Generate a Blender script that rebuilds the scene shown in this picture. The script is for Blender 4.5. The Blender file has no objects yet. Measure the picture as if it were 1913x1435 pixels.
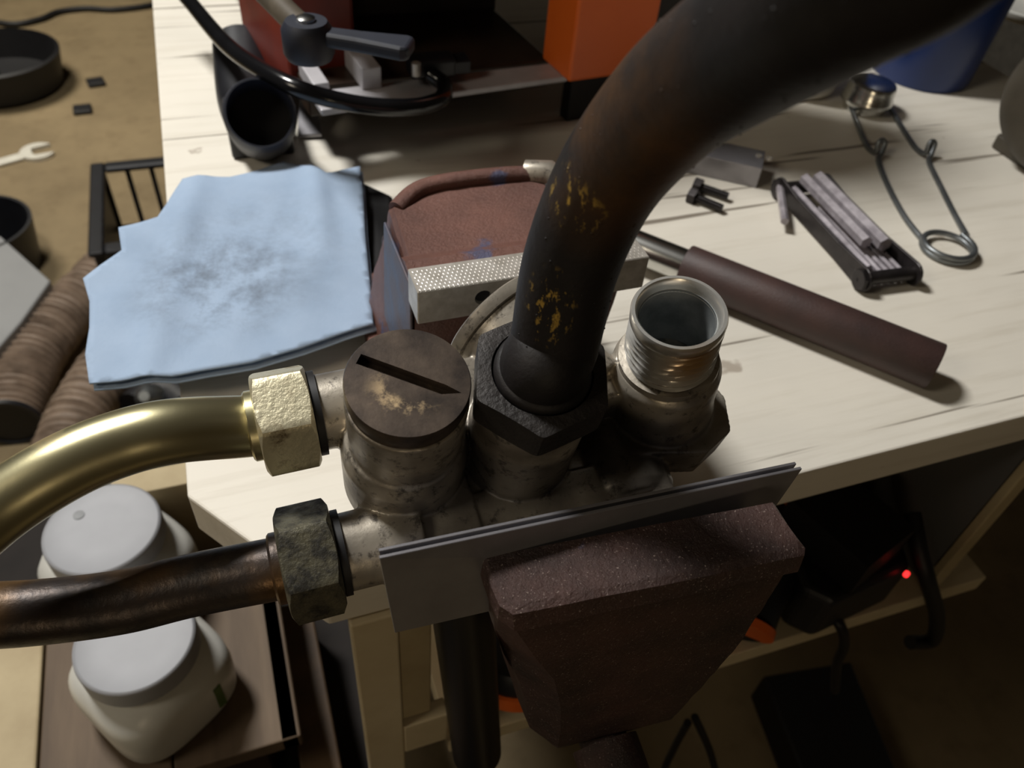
import bpy, bmesh, math, random
from mathutils import Vector, Matrix, noise
from mathutils.geometry import delaunay_2d_cdt
random.seed(7)
PI = math.pi
C = bpy.context.scene.collection
sc = bpy.context.scene

# ------------------------------------------------------------------ camera
F, CX, CY = 1490.0, 956.5, 717.5            # focal length and centre of the 1913x1435 frame
HB = 0.72                                   # height of the workbench top
CAM = Vector((0.04234, -0.16721, 1.0))
down = Vector((-160, 1482, 1490)).normalized()
Xc = Vector((5001, -979, 1490)); Xc = (Xc - down*Xc.dot(down)).normalized()
Zc = -down
Yc = Zc.cross(Xc)
R3 = Matrix((Xc, Yc, Zc))                   # camera (x right, y down, z forward) -> world
cd = bpy.data.cameras.new('camera'); cam = bpy.data.objects.new('camera', cd); C.objects.link(cam)
M = (R3 @ Matrix(((1,0,0),(0,-1,0),(0,0,-1)))).to_4x4(); M.translation = CAM
cam.matrix_world = M
cd.sensor_width = 36; cd.lens = 36*F/1913; cd.clip_start = 0.005; cd.clip_end = 50
cd.dof.use_dof = True; cd.dof.focus_distance = 0.235; cd.dof.aperture_fstop = 18.0
sc.camera = cam

def ray(u, v): return R3 @ Vector(((u-CX)/F, (v-CY)/F, 1.0))
def at_z(u, v, z):
    r = ray(u, v); return CAM + r*((z-CAM.z)/r.z)
def at_y(u, v, y):
    r = ray(u, v); return CAM + r*((y-CAM.y)/r.y)
def at_d(u, v, d): return CAM + ray(u, v)*d
def on_plane(u, v, o, nrm):
    r = ray(u, v); return CAM + r*((o-CAM).dot(nrm)/r.dot(nrm))

# ------------------------------------------------------------------ world, lights, exposure
w = bpy.data.worlds.new('world'); sc.world = w; w.use_nodes = True
w.node_tree.nodes['Background'].inputs[0].default_value = (1.0, 0.72, 0.42, 1)
w.node_tree.nodes['Background'].inputs[1].default_value = 0.02
def area(name, loc, target, size, power, col):
    l = bpy.data.lights.new(name, 'AREA'); l.shape = 'DISK'; l.size = size; l.energy = power; l.color = col
    o = bpy.data.objects.new(name, l); C.objects.link(o); o.location = loc
    o.rotation_euler = (Vector(target)-Vector(loc)).to_track_quat('-Z', 'Y').to_euler()
    return o
area('work_lamp', (-0.36, 0.72, 1.90), (0.12, 0.1, 0.75), 0.28, 22.5, (1.0, 0.98, 0.94))
area('side_fill', (-1.1, -0.15, 1.75), (0.1, 0.1, 0.75), 0.45, 4.3, (1.0, 0.88, 0.70))  # fill light added for left-facing sides, no lamp known there
area('far_floor_fill', (-0.9, 2.2, 2.3), (-0.4, 2.0, 0), 0.8, 10.5, (1.0, 0.94, 0.82)).data.spread = math.radians(76)  # fill light added to brighten the far floor
area('front_fill', (-0.25, -1.1, 0.98), (0.22, 0.0, 0.76), 0.25, 0.13, (1.0, 0.80, 0.54)).data.spread = math.radians(62)  # warm fill added to lift the bench front, no real source
sc.view_settings.view_transform = 'Standard'; sc.view_settings.look = 'None'
sc.view_settings.exposure = 0.0; sc.view_settings.gamma = 1.0; sc.view_settings.use_curve_mapping = False

# ------------------------------------------------------------------ materials
def lin(c):
    return tuple(((x/255)/12.92 if x/255 <= 0.04045 else ((x/255+0.055)/1.055)**2.4) for x in c) + (1.0,)
class MB:
    def __init__(s, name):
        s.m = bpy.data.materials.new(name); s.m.use_nodes = True
        s.nt = s.m.node_tree; s.b = s.nt.nodes['Principled BSDF']
        s.tc = s.n('ShaderNodeTexCoord').outputs['Object']
    def n(s, t): return s.nt.nodes.new(t)
    def l(s, a, b): s.nt.links.new(a, b)
    def noise(s, scale, detail=5, rough=.6, stretch=None, loc=(0,0,0)):
        mp = s.n('ShaderNodeMapping'); s.l(s.tc, mp.inputs[0])
        mp.inputs['Scale'].default_value = stretch or (1,1,1); mp.inputs['Location'].default_value = loc
        x = s.n('ShaderNodeTexNoise'); s.l(mp.outputs[0], x.inputs['Vector'])
        x.inputs['Scale'].default_value = scale; x.inputs['Detail'].default_value = detail
        x.inputs['Roughness'].default_value = rough
        return x.outputs['Fac']
    def ramp(s, fac, stops):
        r = s.n('ShaderNodeValToRGB'); s.l(fac, r.inputs[0])
        e = r.color_ramp.elements
        e[0].position, e[0].color = stops[0][0], stops[0][1]
        e[1].position, e[1].color = stops[-1][0], stops[-1][1]
        for p, c in stops[1:-1]:
            q = e.new(p); q.color = c
        return r.outputs[0]
    def mask(s, fac, a, b):
        return s.ramp(fac, [(a, (0,0,0,1)), (b, (1,1,1,1))])
    def mix(s, fac, a, b):
        m = s.n('ShaderNodeMix'); m.data_type = 'RGBA'
        if isinstance(fac, float): m.inputs[0].default_value = fac
        else: s.l(fac, m.inputs[0])
        for i, x in ((6, a), (7, b)):
            if isinstance(x, tuple): m.inputs[i].default_value = x
            else: s.l(x, m.inputs[i])
        return m.outputs[2]
    def math(s, op, a, b=0.0):
        m = s.n('ShaderNodeMath'); m.operation = op
        for i, x in enumerate((a, b)):
            if isinstance(x, (int, float)): m.inputs[i].default_value = x
            else: s.l(x, m.inputs[i])
        return m.outputs[0]
    def near(s, p, r0, r1, scale=(1,1,1)):      # 1 inside radius r0 of object-space point p, 0 beyond r1
        v = s.n('ShaderNodeVectorMath'); v.operation = 'SUBTRACT'; s.l(s.tc, v.inputs[0]); v.inputs[1].default_value = p
        k = s.n('ShaderNodeVectorMath'); k.operation = 'MULTIPLY'; s.l(v.outputs[0], k.inputs[0]); k.inputs[1].default_value = scale
        q = s.n('ShaderNodeVectorMath'); q.operation = 'LENGTH'; s.l(k.outputs[0], q.inputs[0])
        mr = s.n('ShaderNodeMapRange'); s.l(q.outputs['Value'], mr.inputs[0])
        mr.inputs[1].default_value = r1; mr.inputs[2].default_value = r0
        return mr.outputs[0]
    def bump(s, fac, strength, dist=0.0005):
        b = s.n('ShaderNodeBump'); b.inputs['Strength'].default_value = strength; b.inputs['Distance'].default_value = dist
        s.l(fac, b.inputs['Height']); s.l(b.outputs[0], s.b.inputs['Normal'])
    def out(s, col, rough=.5, metal=0.0, **kw):
        if isinstance(col, tuple): s.b.inputs['Base Color'].default_value = col
        else: s.l(col, s.b.inputs['Base Color'])
        for key, x in (('Roughness', rough), ('Metallic', metal)):
            if isinstance(x, (int, float)): s.b.inputs[key].default_value = x
            else: s.l(x, s.b.inputs[key])
        for k, x in kw.items(): s.b.inputs[k.replace('_', ' ')].default_value = x
        return s.m

def simple(name, c, rough=.5, metal=0.0, c2=None, scale=60, bump=0.0, bscale=400, **kw):
    b = MB(name)
    col = lin(c)
    c2 = c2 or tuple(x*.8 for x in c)
    col = b.ramp(b.noise(scale), [(.35, lin(c)), (.68, lin(c2))])
    if bump: b.bump(b.noise(bscale), bump)
    return b.out(col, rough, metal, **kw)

def grime_metal(name, light, dark, lo=.42, hi=.6, scale=110, metal=.9, r0=.3, r1=.6, bump=.5, tint=None):
    b = MB(name)
    f = b.mask(b.noise(scale, 8, .68), lo, hi)
    col = b.mix(f, lin(light), lin(dark))
    if tint:
        g = b.mask(b.noise(scale*.35, 4, .5, loc=(3,1,5)), .5, .62)
        col = b.mix(b.math('MULTIPLY', g, .7), col, lin(tint))
    rg = b.math('ADD', b.math('MULTIPLY', f, r1-r0), r0)
    mt = b.math('MULTIPLY', b.math('SUBTRACT', 1.0, b.math('MULTIPLY', f, .6)), metal)
    b.bump(b.noise(scale*4, 6), bump, .0004)
    return b.out(col, rg, mt)

# painted bench wood with grain cracks running along x
def painted_wood(name, base, dirt, crack_amt=.8):
    b = MB(name)
    col = b.ramp(b.noise(5, 4), [(.3, lin(base)), (.75, lin(tuple(x*.93 for x in base)))])
    fine = b.noise(60, 6, .7, stretch=(.10, 1.6, 1))
    col = b.mix(b.math('MULTIPLY', b.mask(fine, .5, .72), .45), col, lin(dirt))
    cr = b.mask(b.noise(38, 3, .5, stretch=(.09, 2.6, 1), loc=(4, 2, 0)), .635, .665)
    col = b.mix(b.math('MULTIPLY', cr, crack_amt), col, lin((92, 80, 64)))
    st = b.mask(b.noise(42, 3, .5, loc=(1, 9, 0)), .69, .74)
    col = b.mix(b.math('MULTIPLY', st, .55), col, lin((120, 100, 80)))
    b.bump(b.noise(60, 6, .7, stretch=(.10, 1.6, 1)), .35, .001)
    return b.out(col, .55)
m_bench = painted_wood('painted_bench_wood', (226, 220, 207), (186, 177, 160))
m_legpaint = simple('cream_paint', (214, 200, 168), .6, c2=(190, 174, 140), scale=12)
m_floor = None
b = MB('brown_floor')
col = b.ramp(b.noise(4, 6), [(.3, lin((144, 126, 94))), (.7, lin((118, 102, 74)))])
col = b.mix(b.math('MULTIPLY', b.mask(b.noise(30, 6), .5, .7), .35), col, lin((96, 78, 52)))
m_floor = b.out(col, .75)

PVB = Vector((0.1145, -0.0147, 0.7833))
# black hose-tube paint with brass worn through
b = MB('black_tube_paint')
wear_c = [at_d(1082, 365, .167), at_d(1030, 565, .188)]
col = b.ramp(b.noise(45, 6), [(.35, lin((20, 18, 19))), (.7, lin((34, 30, 30)))])
brown = b.mask(b.noise(26, 6, .65, loc=(2, 7, 1)), .36, .62)
TUBE_BASE = Vector((0.11, -0.035, 0.83))
br_zone = b.near(at_d(1170, 230, .148)-TUBE_BASE, .010, .036)
col = b.mix(b.math('MULTIPLY', b.math('MULTIPLY', brown, br_zone), .85), col, lin((88, 58, 26)))
scr = b.mask(b.noise(520, 6, .7, stretch=(1, .8, .4)), .555, .61)
z1 = b.near(wear_c[0]-TUBE_BASE, .002, .0085); z2 = b.near(wear_c[1]-TUBE_BASE, .001, .008, (1.3,1,.6))
f = b.math('MULTIPLY', scr, b.math('ADD', b.math('MULTIPLY', z1, 1.3), b.math('MULTIPLY', z2, 1.3)))
b2 = b.math('MINIMUM', f, 1.0)
col = b.mix(b2, col, lin((214, 176, 84)))
b.bump(b.noise(500, 6), .35, .0005)
m_blacktube = b.out(col, b.math('SUBTRACT', .55, b.math('MULTIPLY', b2, .2)), b.math('MULTIPLY', b2, .6), Specular_IOR_Level=.35)

m_gold = grime_metal('zinc_yellow_plate', (206, 198, 158), (150, 116, 62), .58, .8, 40, .95, .3, .4, .1)
m_goldnut = grime_metal('dull_yellow_zinc', (214, 206, 176), (96, 82, 56), .54, .7, 130, .75, .38, .6, .6)
m_darkpipe = grime_metal('tarnished_pipe', (84, 74, 68), (34, 28, 27), .35, .62, 70, .8, .3, .45, .5, tint=(112, 82, 44))
m_darknut = grime_metal('tarnished_nut', (112, 108, 90), (40, 38, 32), .38, .6, 140, .7, .4, .6, 1.0)
b = MB('grimy_cast_metal')
fa = b.mask(b.noise(38, 4, .5), .38, .66); fb = b.mask(b.noise(210, 6, .7, loc=(2,2,2)), .54, .64)
col = b.mix(b.math('MULTIPLY', fa, .75), lin((190, 182, 168)), lin((66, 57, 50)))
col = b.mix(b.math('MULTIPLY', fb, .8), col, lin((44, 38, 34)))
sz = b.math('MAXIMUM', b.near((0, 0, .030), .012, .030), b.near((.030, -.012, .018), .008, .024))  # masks darken the metal around the boss under the nut
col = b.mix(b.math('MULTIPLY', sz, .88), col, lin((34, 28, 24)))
b.bump(b.noise(260, 6, .6), .35, .0004)
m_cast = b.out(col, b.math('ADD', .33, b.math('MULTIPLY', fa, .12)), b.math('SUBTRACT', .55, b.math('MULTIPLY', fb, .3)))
m_plug = None
b = MB('worn_plug_face')
col = b.ramp(b.noise(90, 7, .65), [(.35, lin((60, 53, 49))), (.65, lin((96, 84, 74)))])
PC = tuple(at_z(762, 712, .855) - PVB)
swirl = b.mask(b.noise(120, 7, .7, loc=(1.3, 0, 0)), .5, .6)
rd = b.math('MULTIPLY', b.near(PC, .0075, .0125), b.math('SUBTRACT', 1.0, b.near(PC, .0045, .0065)))
lowside = b.near((PC[0]-.003, PC[1]-.006, PC[2]), .005, .012)
band = b.math('MULTIPLY', b.math('MULTIPLY', rd, lowside), swirl)
col = b.mix(band, col, lin((190, 166, 130)))
b.bump(b.noise(300, 6), .12, .0004)
m_plug = b.out(col, .42, .7)
m_blacknut = simple('sooty_black_steel', (46, 42, 40), .55, .35, c2=(30, 27, 26), scale=120, bump=1.0, bscale=500)
m_thread = grime_metal('bright_thread', (214, 212, 206), (120, 108, 90), .58, .74, 120, .7, .28, .4, .15)
nt = m_thread.node_tree; bb = nt.nodes['Principled BSDF']
tcn = nt.nodes.new('ShaderNodeTexCoord'); sb = nt.nodes.new('ShaderNodeVectorMath'); sb.operation = 'DISTANCE'
nt.links.new(tcn.outputs['Object'], sb.inputs[0]); sb.inputs[1].default_value = at_d(1300, 690, .225) - PVB
mr = nt.nodes.new('ShaderNodeMapRange'); nt.links.new(sb.outputs['Value'], mr.inputs[0]); mr.inputs[1].default_value = .011; mr.inputs[2].default_value = .003; mr.inputs[4].default_value = .8
mx = nt.nodes.new('ShaderNodeMix'); mx.data_type = 'RGBA'; nt.links.new(mr.outputs[0], mx.inputs[0])
nt.links.new(bb.inputs['Base Color'].links[0].from_socket, mx.inputs[6]); mx.inputs[7].default_value = lin((176, 128, 46)); nt.links.new(mx.outputs[2], bb.inputs['Base Color'])
m_bore = simple('port_bore', (150, 154, 154), .55, .4, c2=(105, 110, 112), scale=80)
m_steel = simple('brushed_steel', (205, 200, 192), .4, .55, c2=(176, 170, 160), scale=200)
m_sheet = simple('grey_sheet_metal', (150, 148, 152), .36, .65, c2=(136, 134, 138), scale=60, bump=.06, bscale=1500)
m_chrome = simple('polished_steel', (215, 215, 210), .22, 1.0, c2=(190, 190, 188), scale=30)

# oily maroon vise paint with sparkle put in as pale specks, blue worn patches
def vise_mat(name, base, dark, blue_lo, sparkle):
    b = MB(name)
    col = b.ramp(b.noise(28, 6, .6), [(.32, lin(base)), (.66, lin(dark))])
    bl = b.mask(b.noise(34, 5, .6, loc=(8, 3, 2)), blue_lo, blue_lo+.05)
    col = b.mix(b.math('MULTIPLY', bl, .75), col, lin((70, 84, 118)))
    sp = b.mask(b.noise(1700, 2, .5), .65, .72)
    col = b.mix(b.math('MULTIPLY', sp, sparkle), col, lin((176, 160, 150)))
    b.bump(b.noise(420, 6, .75), .9, .0009)
    return b.out(col, .42, .25)
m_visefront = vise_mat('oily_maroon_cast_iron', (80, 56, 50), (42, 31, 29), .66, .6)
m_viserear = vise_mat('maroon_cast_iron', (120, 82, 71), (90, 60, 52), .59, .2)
m_viseblue = simple('worn_blue_paint', (72, 82, 104), .5, .1, c2=(84, 70, 70), scale=60, bump=.4)

m_blackpl = simple('black_plastic', (24, 25, 30), .45, c2=(18, 18, 22))
m_blackrub = simple('black_rubber', (16, 15, 18), .55, c2=(12, 11, 13))
m_navypl = simple('blue_black_plastic', (30, 34, 46), .55, c2=(24, 27, 38))
m_orange = simple('orange_paint', (236, 112, 40), .4, c2=(226, 104, 36), scale=8)
m_redbrown = simple('dark_red_paint', (120, 38, 20), .45, c2=(90, 28, 16), scale=20)
m_white = simple('white_aluminium', (190, 188, 192), .45, .2, c2=(176, 174, 178))
m_whitepl = simple('white_plastic', (204, 203, 196), .32, c2=(196, 194, 187), scale=20)
m_silverlid = simple('silver_lid', (158, 159, 163), .6, .1, c2=(152, 153, 157), scale=30)
m_green = simple('green_label', (78, 104, 40), .5)
m_oldwood = None
b = MB('old_brown_wood')
col = b.ramp(b.noise(30, 7, .65, stretch=(1, .12, .3)), [(.3, lin((112, 94, 74))), (.7, lin((72, 57, 43)))])
b.bump(b.noise(60, 5, .6, stretch=(1, .1, .3)), .4, .001)
m_oldwood = b.out(col, .7)
m_tanwood = simple('pale_tan_wood', (186, 170, 134), .65, c2=(160, 142, 108), scale=14)
m_blue = simple('blue_plastic', (16, 42, 96), .35, c2=(13, 36, 86), scale=10)
m_darkbox = simple('dark_grey_plastic', (46, 44, 42), .55)
m_duct = None
b = MB('brown_duct_fabric')
col = b.ramp(b.noise(30, 5), [(.3, lin((160, 140, 122))), (.7, lin((108, 92, 78)))])
b.bump(b.noise(200, 5), .4, .001)
m_duct = b.out(col, .55)
m_ductwire = simple('duct_rib', (88, 68, 52), .55)
m_grip = simple('dark_brown_foam', (66, 46, 42), .55, c2=(52, 38, 36), scale=40, bump=.4, bscale=900)
m_chrome2 = simple('satin_chrome', (225, 222, 210), .5, .3, c2=(210, 206, 196))
m_wire = simple('grey_zinc_wire', (128, 132, 134), .38, .8, c2=(104, 108, 110))
m_hex = simple('dark_chrome_key', (190, 184, 190), .32, .45, c2=(140, 134, 140), scale=90)
m_hexframe = simple('black_oxide_frame', (58, 54, 54), .4, .6, c2=(40, 37, 38), scale=90)
m_greybox = simple('light_grey_metal_paint', (150, 151, 152), .5, c2=(140, 141, 142), scale=8)
m_led = MB('red_led'); m_led.b.inputs['Emission Color'].default_value = (1, .03, .03, 1); m_led.b.inputs['Emission Strength'].default_value = 2.0
m_led = m_led.out((0.8, 0.02, 0.02, 1), .4)
m_panel = simple('grey_side_panel', (96, 96, 96), .7, c2=(98, 96, 92), scale=6)
m_cast_dark = simple('dark_motor_housing', (74, 68, 58), .5, .2, c2=(56, 52, 44), scale=18, bump=.4)

# ------------------------------------------------------------------ object helpers
def tag(o, label=None, cat=None, group=None, kind=None):
    if label: o['label'] = label
    if cat: o['category'] = cat
    if group: o['group'] = group
    if kind: o['kind'] = kind
    return o
def thing(name, loc, label, cat, group=None):
    o = bpy.data.objects.new(name, None); C.objects.link(o); o.location = loc; o.empty_display_size = .01
    return tag(o, label, cat, group)
WL = {}
def obj(name, data, mat, parent=None, smooth=False, sharp=40, origin=None):
    """data = (verts, faces) in world space; linked as one mesh object."""
    verts, faces = data
    verts = [Vector(v) for v in verts]
    if parent is not None: org = WL.get(parent.name, parent.location.copy())
    elif origin is not None: org = Vector(origin)
    else:
        n = len(verts); org = sum(verts, Vector())/n; org.z = min(v.z for v in verts)
    me = bpy.data.meshes.new(name); me.from_pydata([v-org for v in verts], [], faces); me.update()
    bm = bmesh.new(); bm.from_mesh(me)
    bmesh.ops.remove_doubles(bm, verts=bm.verts, dist=1e-6)
    bmesh.ops.recalc_face_normals(bm, faces=bm.faces)
    bm.to_mesh(me); bm.free()
    if smooth:
        me.polygons.foreach_set('use_smooth', [True]*len(me.polygons))
        me.set_sharp_from_angle(angle=math.radians(sharp))
    me.materials.append(mat)
    o = bpy.data.objects.new(name, me); C.objects.link(o)
    WL[o.name] = org
    if parent is not None: o.parent = parent            # parents are translated only; children share their origin
    else: o.location = org
    return o
def sub(name, data, mat, parent, **k): return obj(name, data, mat, parent, **k)
def bevel(o, wd, seg=2):
    m = o.modifiers.new('bevel', 'BEVEL'); m.width = wd; m.segments = seg; m.limit_method = 'ANGLE'; m.angle_limit = math.radians(35)
    return o
def join(*ds):
    V, Fc = [], []
    for v, f in ds:
        k = len(V); V += list(v); Fc += [tuple(i+k for i in t) for t in f]
    return V, Fc
def frame(o, ax, ref=None):
    """matrix with local z along ax at o"""
    z = Vector(ax).normalized()
    r = Vector(ref) if ref else (Vector((0,0,1)) if abs(z.z) < .9 else Vector((1,0,0)))
    x = (r - z*r.dot(z)).normalized(); y = z.cross(x)
    m = Matrix((x, y, z)).transposed().to_4x4(); m.translation = Vector(o); return m
def boxd(m, sx, sy, sz, cz=False):
    z0, z1 = (-sz/2, sz/2) if cz else (0, sz)
    v = [m @ Vector((x*sx/2, y*sy/2, z)) for z in (z0, z1) for x, y in ((-1,-1),(1,-1),(1,1),(-1,1))]
    return v, [(0,3,2,1),(4,5,6,7),(0,1,5,4),(1,2,6,5),(2,3,7,6),(3,0,4,7)]
def abox(x0, x1, y0, y1, z0, z1):
    return boxd(Matrix.Translation(((x0+x1)/2, (y0+y1)/2, z0)), x1-x0, y1-y0, z1-z0)
def prism(top, vec):
    """polygon of points extruded by vec"""
    n = len(top); v = [Vector(p) for p in top] + [Vector(p)+Vector(vec) for p in top]
    return v, [tuple(range(n)), tuple(range(2*n-1, n-1, -1))] + [(i, (i+1) % n, n+(i+1) % n, n+i) for i in range(n)]
def loft(rings, close=True, caps=True):
    n = len(rings[0]); v = [p for r in rings for p in r]; f = []
    for k in range(len(rings)-1):
        for i in range(n if close else n-1):
            j = (i+1) % n; f.append((k*n+i, k*n+j, (k+1)*n+j, (k+1)*n+i))
    if caps: f += [tuple(range(n-1, -1, -1)), tuple(range((len(rings)-1)*n, len(rings)*n))]
    return v, f
def lathe(m, prof, seg=48, caps=True):
    rings = [[m @ Vector((r*math.cos(2*PI*i/seg), r*math.sin(2*PI*i/seg), z)) for i in range(seg)] for r, z in prof]
    return loft(rings, True, caps)
def lathe_closed(m, prof, seg=48):
    """closed profile (ring section)"""
    v, f = lathe(m, prof, seg, False); n = seg; L = len(prof)
    f += [((L-1)*n+i, (L-1)*n+(i+1) % n, (i+1) % n, i) for i in range(n)]
    return v, f
def spline(pts, k=10):
    P = [Vector(p) for p in pts]; out = []
    for i in range(len(P)-1):
        a, b_, c, d = P[max(i-1, 0)], P[i], P[i+1], P[min(i+2, len(P)-1)]
        for j in range(k):
            t = j/k; out.append(.5*((2*b_)+(-a+c)*t+(2*a-5*b_+4*c-d)*t*t+(-a+3*b_-3*c+d)*t**3))
    return out+[P[-1]]
def tube(path, r, seg=12, caps=True, rfun=None):
    P = [Vector(p) for p in path]; n = len(P); rings = []
    t0 = (P[1]-P[0]).normalized(); ref = Vector((0,0,1)) if abs(t0.z) < .9 else Vector((1,0,0))
    x = (ref - t0*ref.dot(t0)).normalized()
    for i in range(n):
        t = (P[min(i+1, n-1)]-P[max(i-1, 0)]).normalized()
        x = (x - t*x.dot(t)).normalized(); y = t.cross(x)
        rr = rfun(i/(n-1)) if rfun else r
        rings.append([P[i]+(x*math.cos(2*PI*j/seg)+y*math.sin(2*PI*j/seg))*rr for j in range(seg)])
    return loft(rings, True, caps)
def cyl(a, b_, r, seg=24): return tube([a, b_], r, seg)
def hexnut(m, a, h, hole, rot=0.0, seg=96, chamf=.5):
    """hexagonal nut, a = half across flats, with conical chamfers"""
    R, H, B, T = [], [], [], []
    def p(r, t, z): return m @ Vector((r*math.cos(t), r*math.sin(t), z))
    rings = [[], [], [], [], [], []]
    for i in range(seg):
        t = 2*PI*i/seg + rot; q = ((t-rot) % (PI/3)) - PI/6
        rx = a/math.cos(q); rx = min(rx, a*1.135); dz = (rx-a*.97)*chamf
        rings[0].append(p(hole, t, 0)); rings[1].append(p(a*.97, t, 0)); rings[2].append(p(rx, t, dz))
        rings[3].append(p(rx, t, h-dz)); rings[4].append(p(a*.97, t, h)); rings[5].append(p(hole, t, h))
    v, f = loft(rings, True, False)
    f += [(5*seg+i, 5*seg+(i+1) % seg, (i+1) % seg, i) for i in range(seg)]
    return v, f
def threads(m, r, z0, z1, pitch, amp, seg=64, per=6):
    K = int((z1-z0)/pitch*per); rings = []
    for k in range(K+1):
        z = z0+(z1-z0)*k/K; ring = []
        for i in range(seg+0):
            ph = (z/pitch - i/seg) % 1.0; tri = 1-abs(2*ph-1)
            ring.append(m @ Vector(((r-amp+amp*tri)*math.cos(2*PI*i/seg), (r-amp+amp*tri)*math.sin(2*PI*i/seg), z)))
        rings.append(ring)
    return loft(rings)
def boolean_cut(o, cutter_data):
    c = obj('cutter', cutter_data, o.data.materials[0])
    md = o.modifiers.new('cut', 'BOOLEAN'); md.operation = 'DIFFERENCE'; md.solver = 'EXACT'; md.object = c
    bake(o)
    bpy.data.objects.remove(c)
def bake(o, smooth=None, sharp=35):
    dg = bpy.context.evaluated_depsgraph_get(); dg.update()
    me = bpy.data.meshes.new_from_object(o.evaluated_get(dg)); o.modifiers.clear(); o.data = me
    if smooth is not None:
        me.polygons.foreach_set('use_smooth', [True]*len(me.polygons)); me.set_sharp_from_angle(angle=math.radians(sharp))

# ------------------------------------------------------------------ setting: floor, bench
tag(obj('floor', abox(-1.6, 1.8, -.8, 3.6, -.05, 0), m_floor), kind='structure')

bench = thing('workbench', (0.2, .3, 0), 'white painted wooden workbench with cracked grain and a clipped front left corner', 'workbench')
cb = at_z(440, 1007, HB)
pl = [(0.0, .064), (0.033, 0.0), (0.72, 0.0), (0.72, 1.0), (0.0055, 1.0)]
pl = [(0.0, .062), (.046, 0.0), (0.72, 0.0), (0.72, 1.0), (0.0075, 1.0)]
top = obj('worktop', prism([(x, y, HB) for x, y in pl], (0, 0, -.024)), m_bench, bench); bevel(top, .0012, 2)
bevel(obj('leg_face', abox(.054, .0738, -.003, .006, .505, .6955), m_legpaint, bench), .001)
bevel(obj('lower_rail', prism([(.0738,-.003,.543), (.0738,-.003,.577), (.098,-.003,.577), (.098,-.003,.543)], (0,.010,0)), m_legpaint, bench), .001)
bevel(obj('leg', abox(.0738, .0895, .001, .016, .578, .6955), m_tanwood, bench), .001)
bevel(obj('leg', abox(.4405, .4525, -.002, .004, .532, .6955), m_tanwood, bench), .001)
p0 = at_z(934, 1358, .532); p1 = at_z(1740, 1128, .532)
bevel(obj('lower_shelf', prism([(.1, -.001, .532), (.492, -.006, .532), (.492, .45, .532), (.1, .45, .532)], (0,0,-.016)), m_legpaint, bench), .001)
obj('side_panel', abox(.4415, .4525, .0045, .95, .533, .6955), m_panel, bench)
obj('leg', abox(.02, .05, .9, .93, 0, .6955), m_legpaint, bench)
obj('leg', abox(.66, .69, .9, .93, 0, .6955), m_legpaint, bench)
obj('leg', abox(.17, .19, .35, .38, 0, .516), m_legpaint, bench)

for nm, bx in (('wall_back', (-1.6, 1.8, 3.6, 3.65)), ('wall_left', (-1.65, -1.6, -.8, 3.6)), ('wall_right', (1.8, 1.85, -.8, 3.6))):
    tag(obj(nm, abox(*bx, 0, 2.6), simple(nm+'_paint', (92, 88, 80), .8)), kind='structure')

# ------------------------------------------------------------------ valve block held in the vise
O = at_z(762, 712, .855)
a = math.radians(14)
U = Vector((-.02, -math.sin(a), math.cos(a))).normalized()
L = (Vector((1, 0, 0)) - U*U.x).normalized()
V = U.cross(L)
def W(l, v, h): return O + L*l + V*v + U*h
VM = Matrix((L, V, U)).transposed().to_4x4()
def vm(l, v, h):
    m = VM.copy(); m.translation = W(l, v, h); return m
VB = PVB.copy()
valve = thing('valve_block', VB, 'grimy cast metal pipe valve block clamped upright in the vise jaws', 'valve')
PL = Vector((.0885, .003, 0)); NC = (.035, -.005)
port_ax = (V*.10 + U - L*.13).normalized()
pb = W(.0860, .0005, -.046)
RP = (.056, .002, -.038); RA = (V*1.0 - L*.50 + U*.10).normalized()
parts = [
    lathe(vm(0,0,0), [(.0158,-.040),(.0166,-.0075),(.0158,-.0070)]),
    lathe(vm(0,0,0), [(.0178,-.063),(.0186,-.058),(.0187,-.036),(.0172,-.030),(.014,-.029)]),
    lathe(vm(NC[0],NC[1],0), [(.0165,-.085),(.0165,-.0125)]),
    lathe(frame(pb, port_ax), [(.0182,-.012),(.0180,.003),(.0172,.007),(.0170,.0215),(.0156,.0240)]),
    lathe(frame(W(*RP), RA), [(.0180,0),(.0180,.036)]),
    lathe(frame(W(.068,.002,-.062), -V), [(.0175,-.01),(.0175,.026),(.016,.029)]),
    lathe(frame(W(.0,.0155,-.035), -L), [(.0115,0),(.0112,.0235)]),
    lathe(frame(W(.0,-.021,-.055), -L), [(.0118,0),(.0115,.029)]),
    boxd(vm(.002,-.022,-.066), .030, .026, .019),
    boxd(vm(.045,.0,-.068), .10, .034, .018),
    boxd(vm(.03,.010,-.07), .075, .024, .040),
    prism([W(l,v,-.060) for l,v in ((.070,-.016),(.094,-.0215),(.1055,-.016),(.109,-.004),(.104,.012),(.08,.018),(.066,.01))], U*.0155),
    boxd(vm(.045,-.026,-.066), .07, .022, .018),
]
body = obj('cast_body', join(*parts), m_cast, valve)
rm = body.modifiers.new('remesh', 'REMESH'); rm.mode = 'VOXEL'; rm.voxel_size = .00055
sm = body.modifiers.new('smooth', 'SMOOTH'); sm.factor = .5; sm.iterations = 6
bake(body, True, 60)
# ring flange on the rear port
ro = W(*RP) + RA*.035
sub('rear_port_flange', lathe_closed(frame(ro, RA), [(.0155,0),(.0190,.0006),(.0195,.002),(.0195,.0042),(.0188,.0048),(.0155,.005)]), m_cast, valve, smooth=True)
sub('rear_port_bore', lathe(frame(ro, RA), [(.0154,.001),(.0154,.002)]), m_bore, valve, smooth=True)
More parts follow.
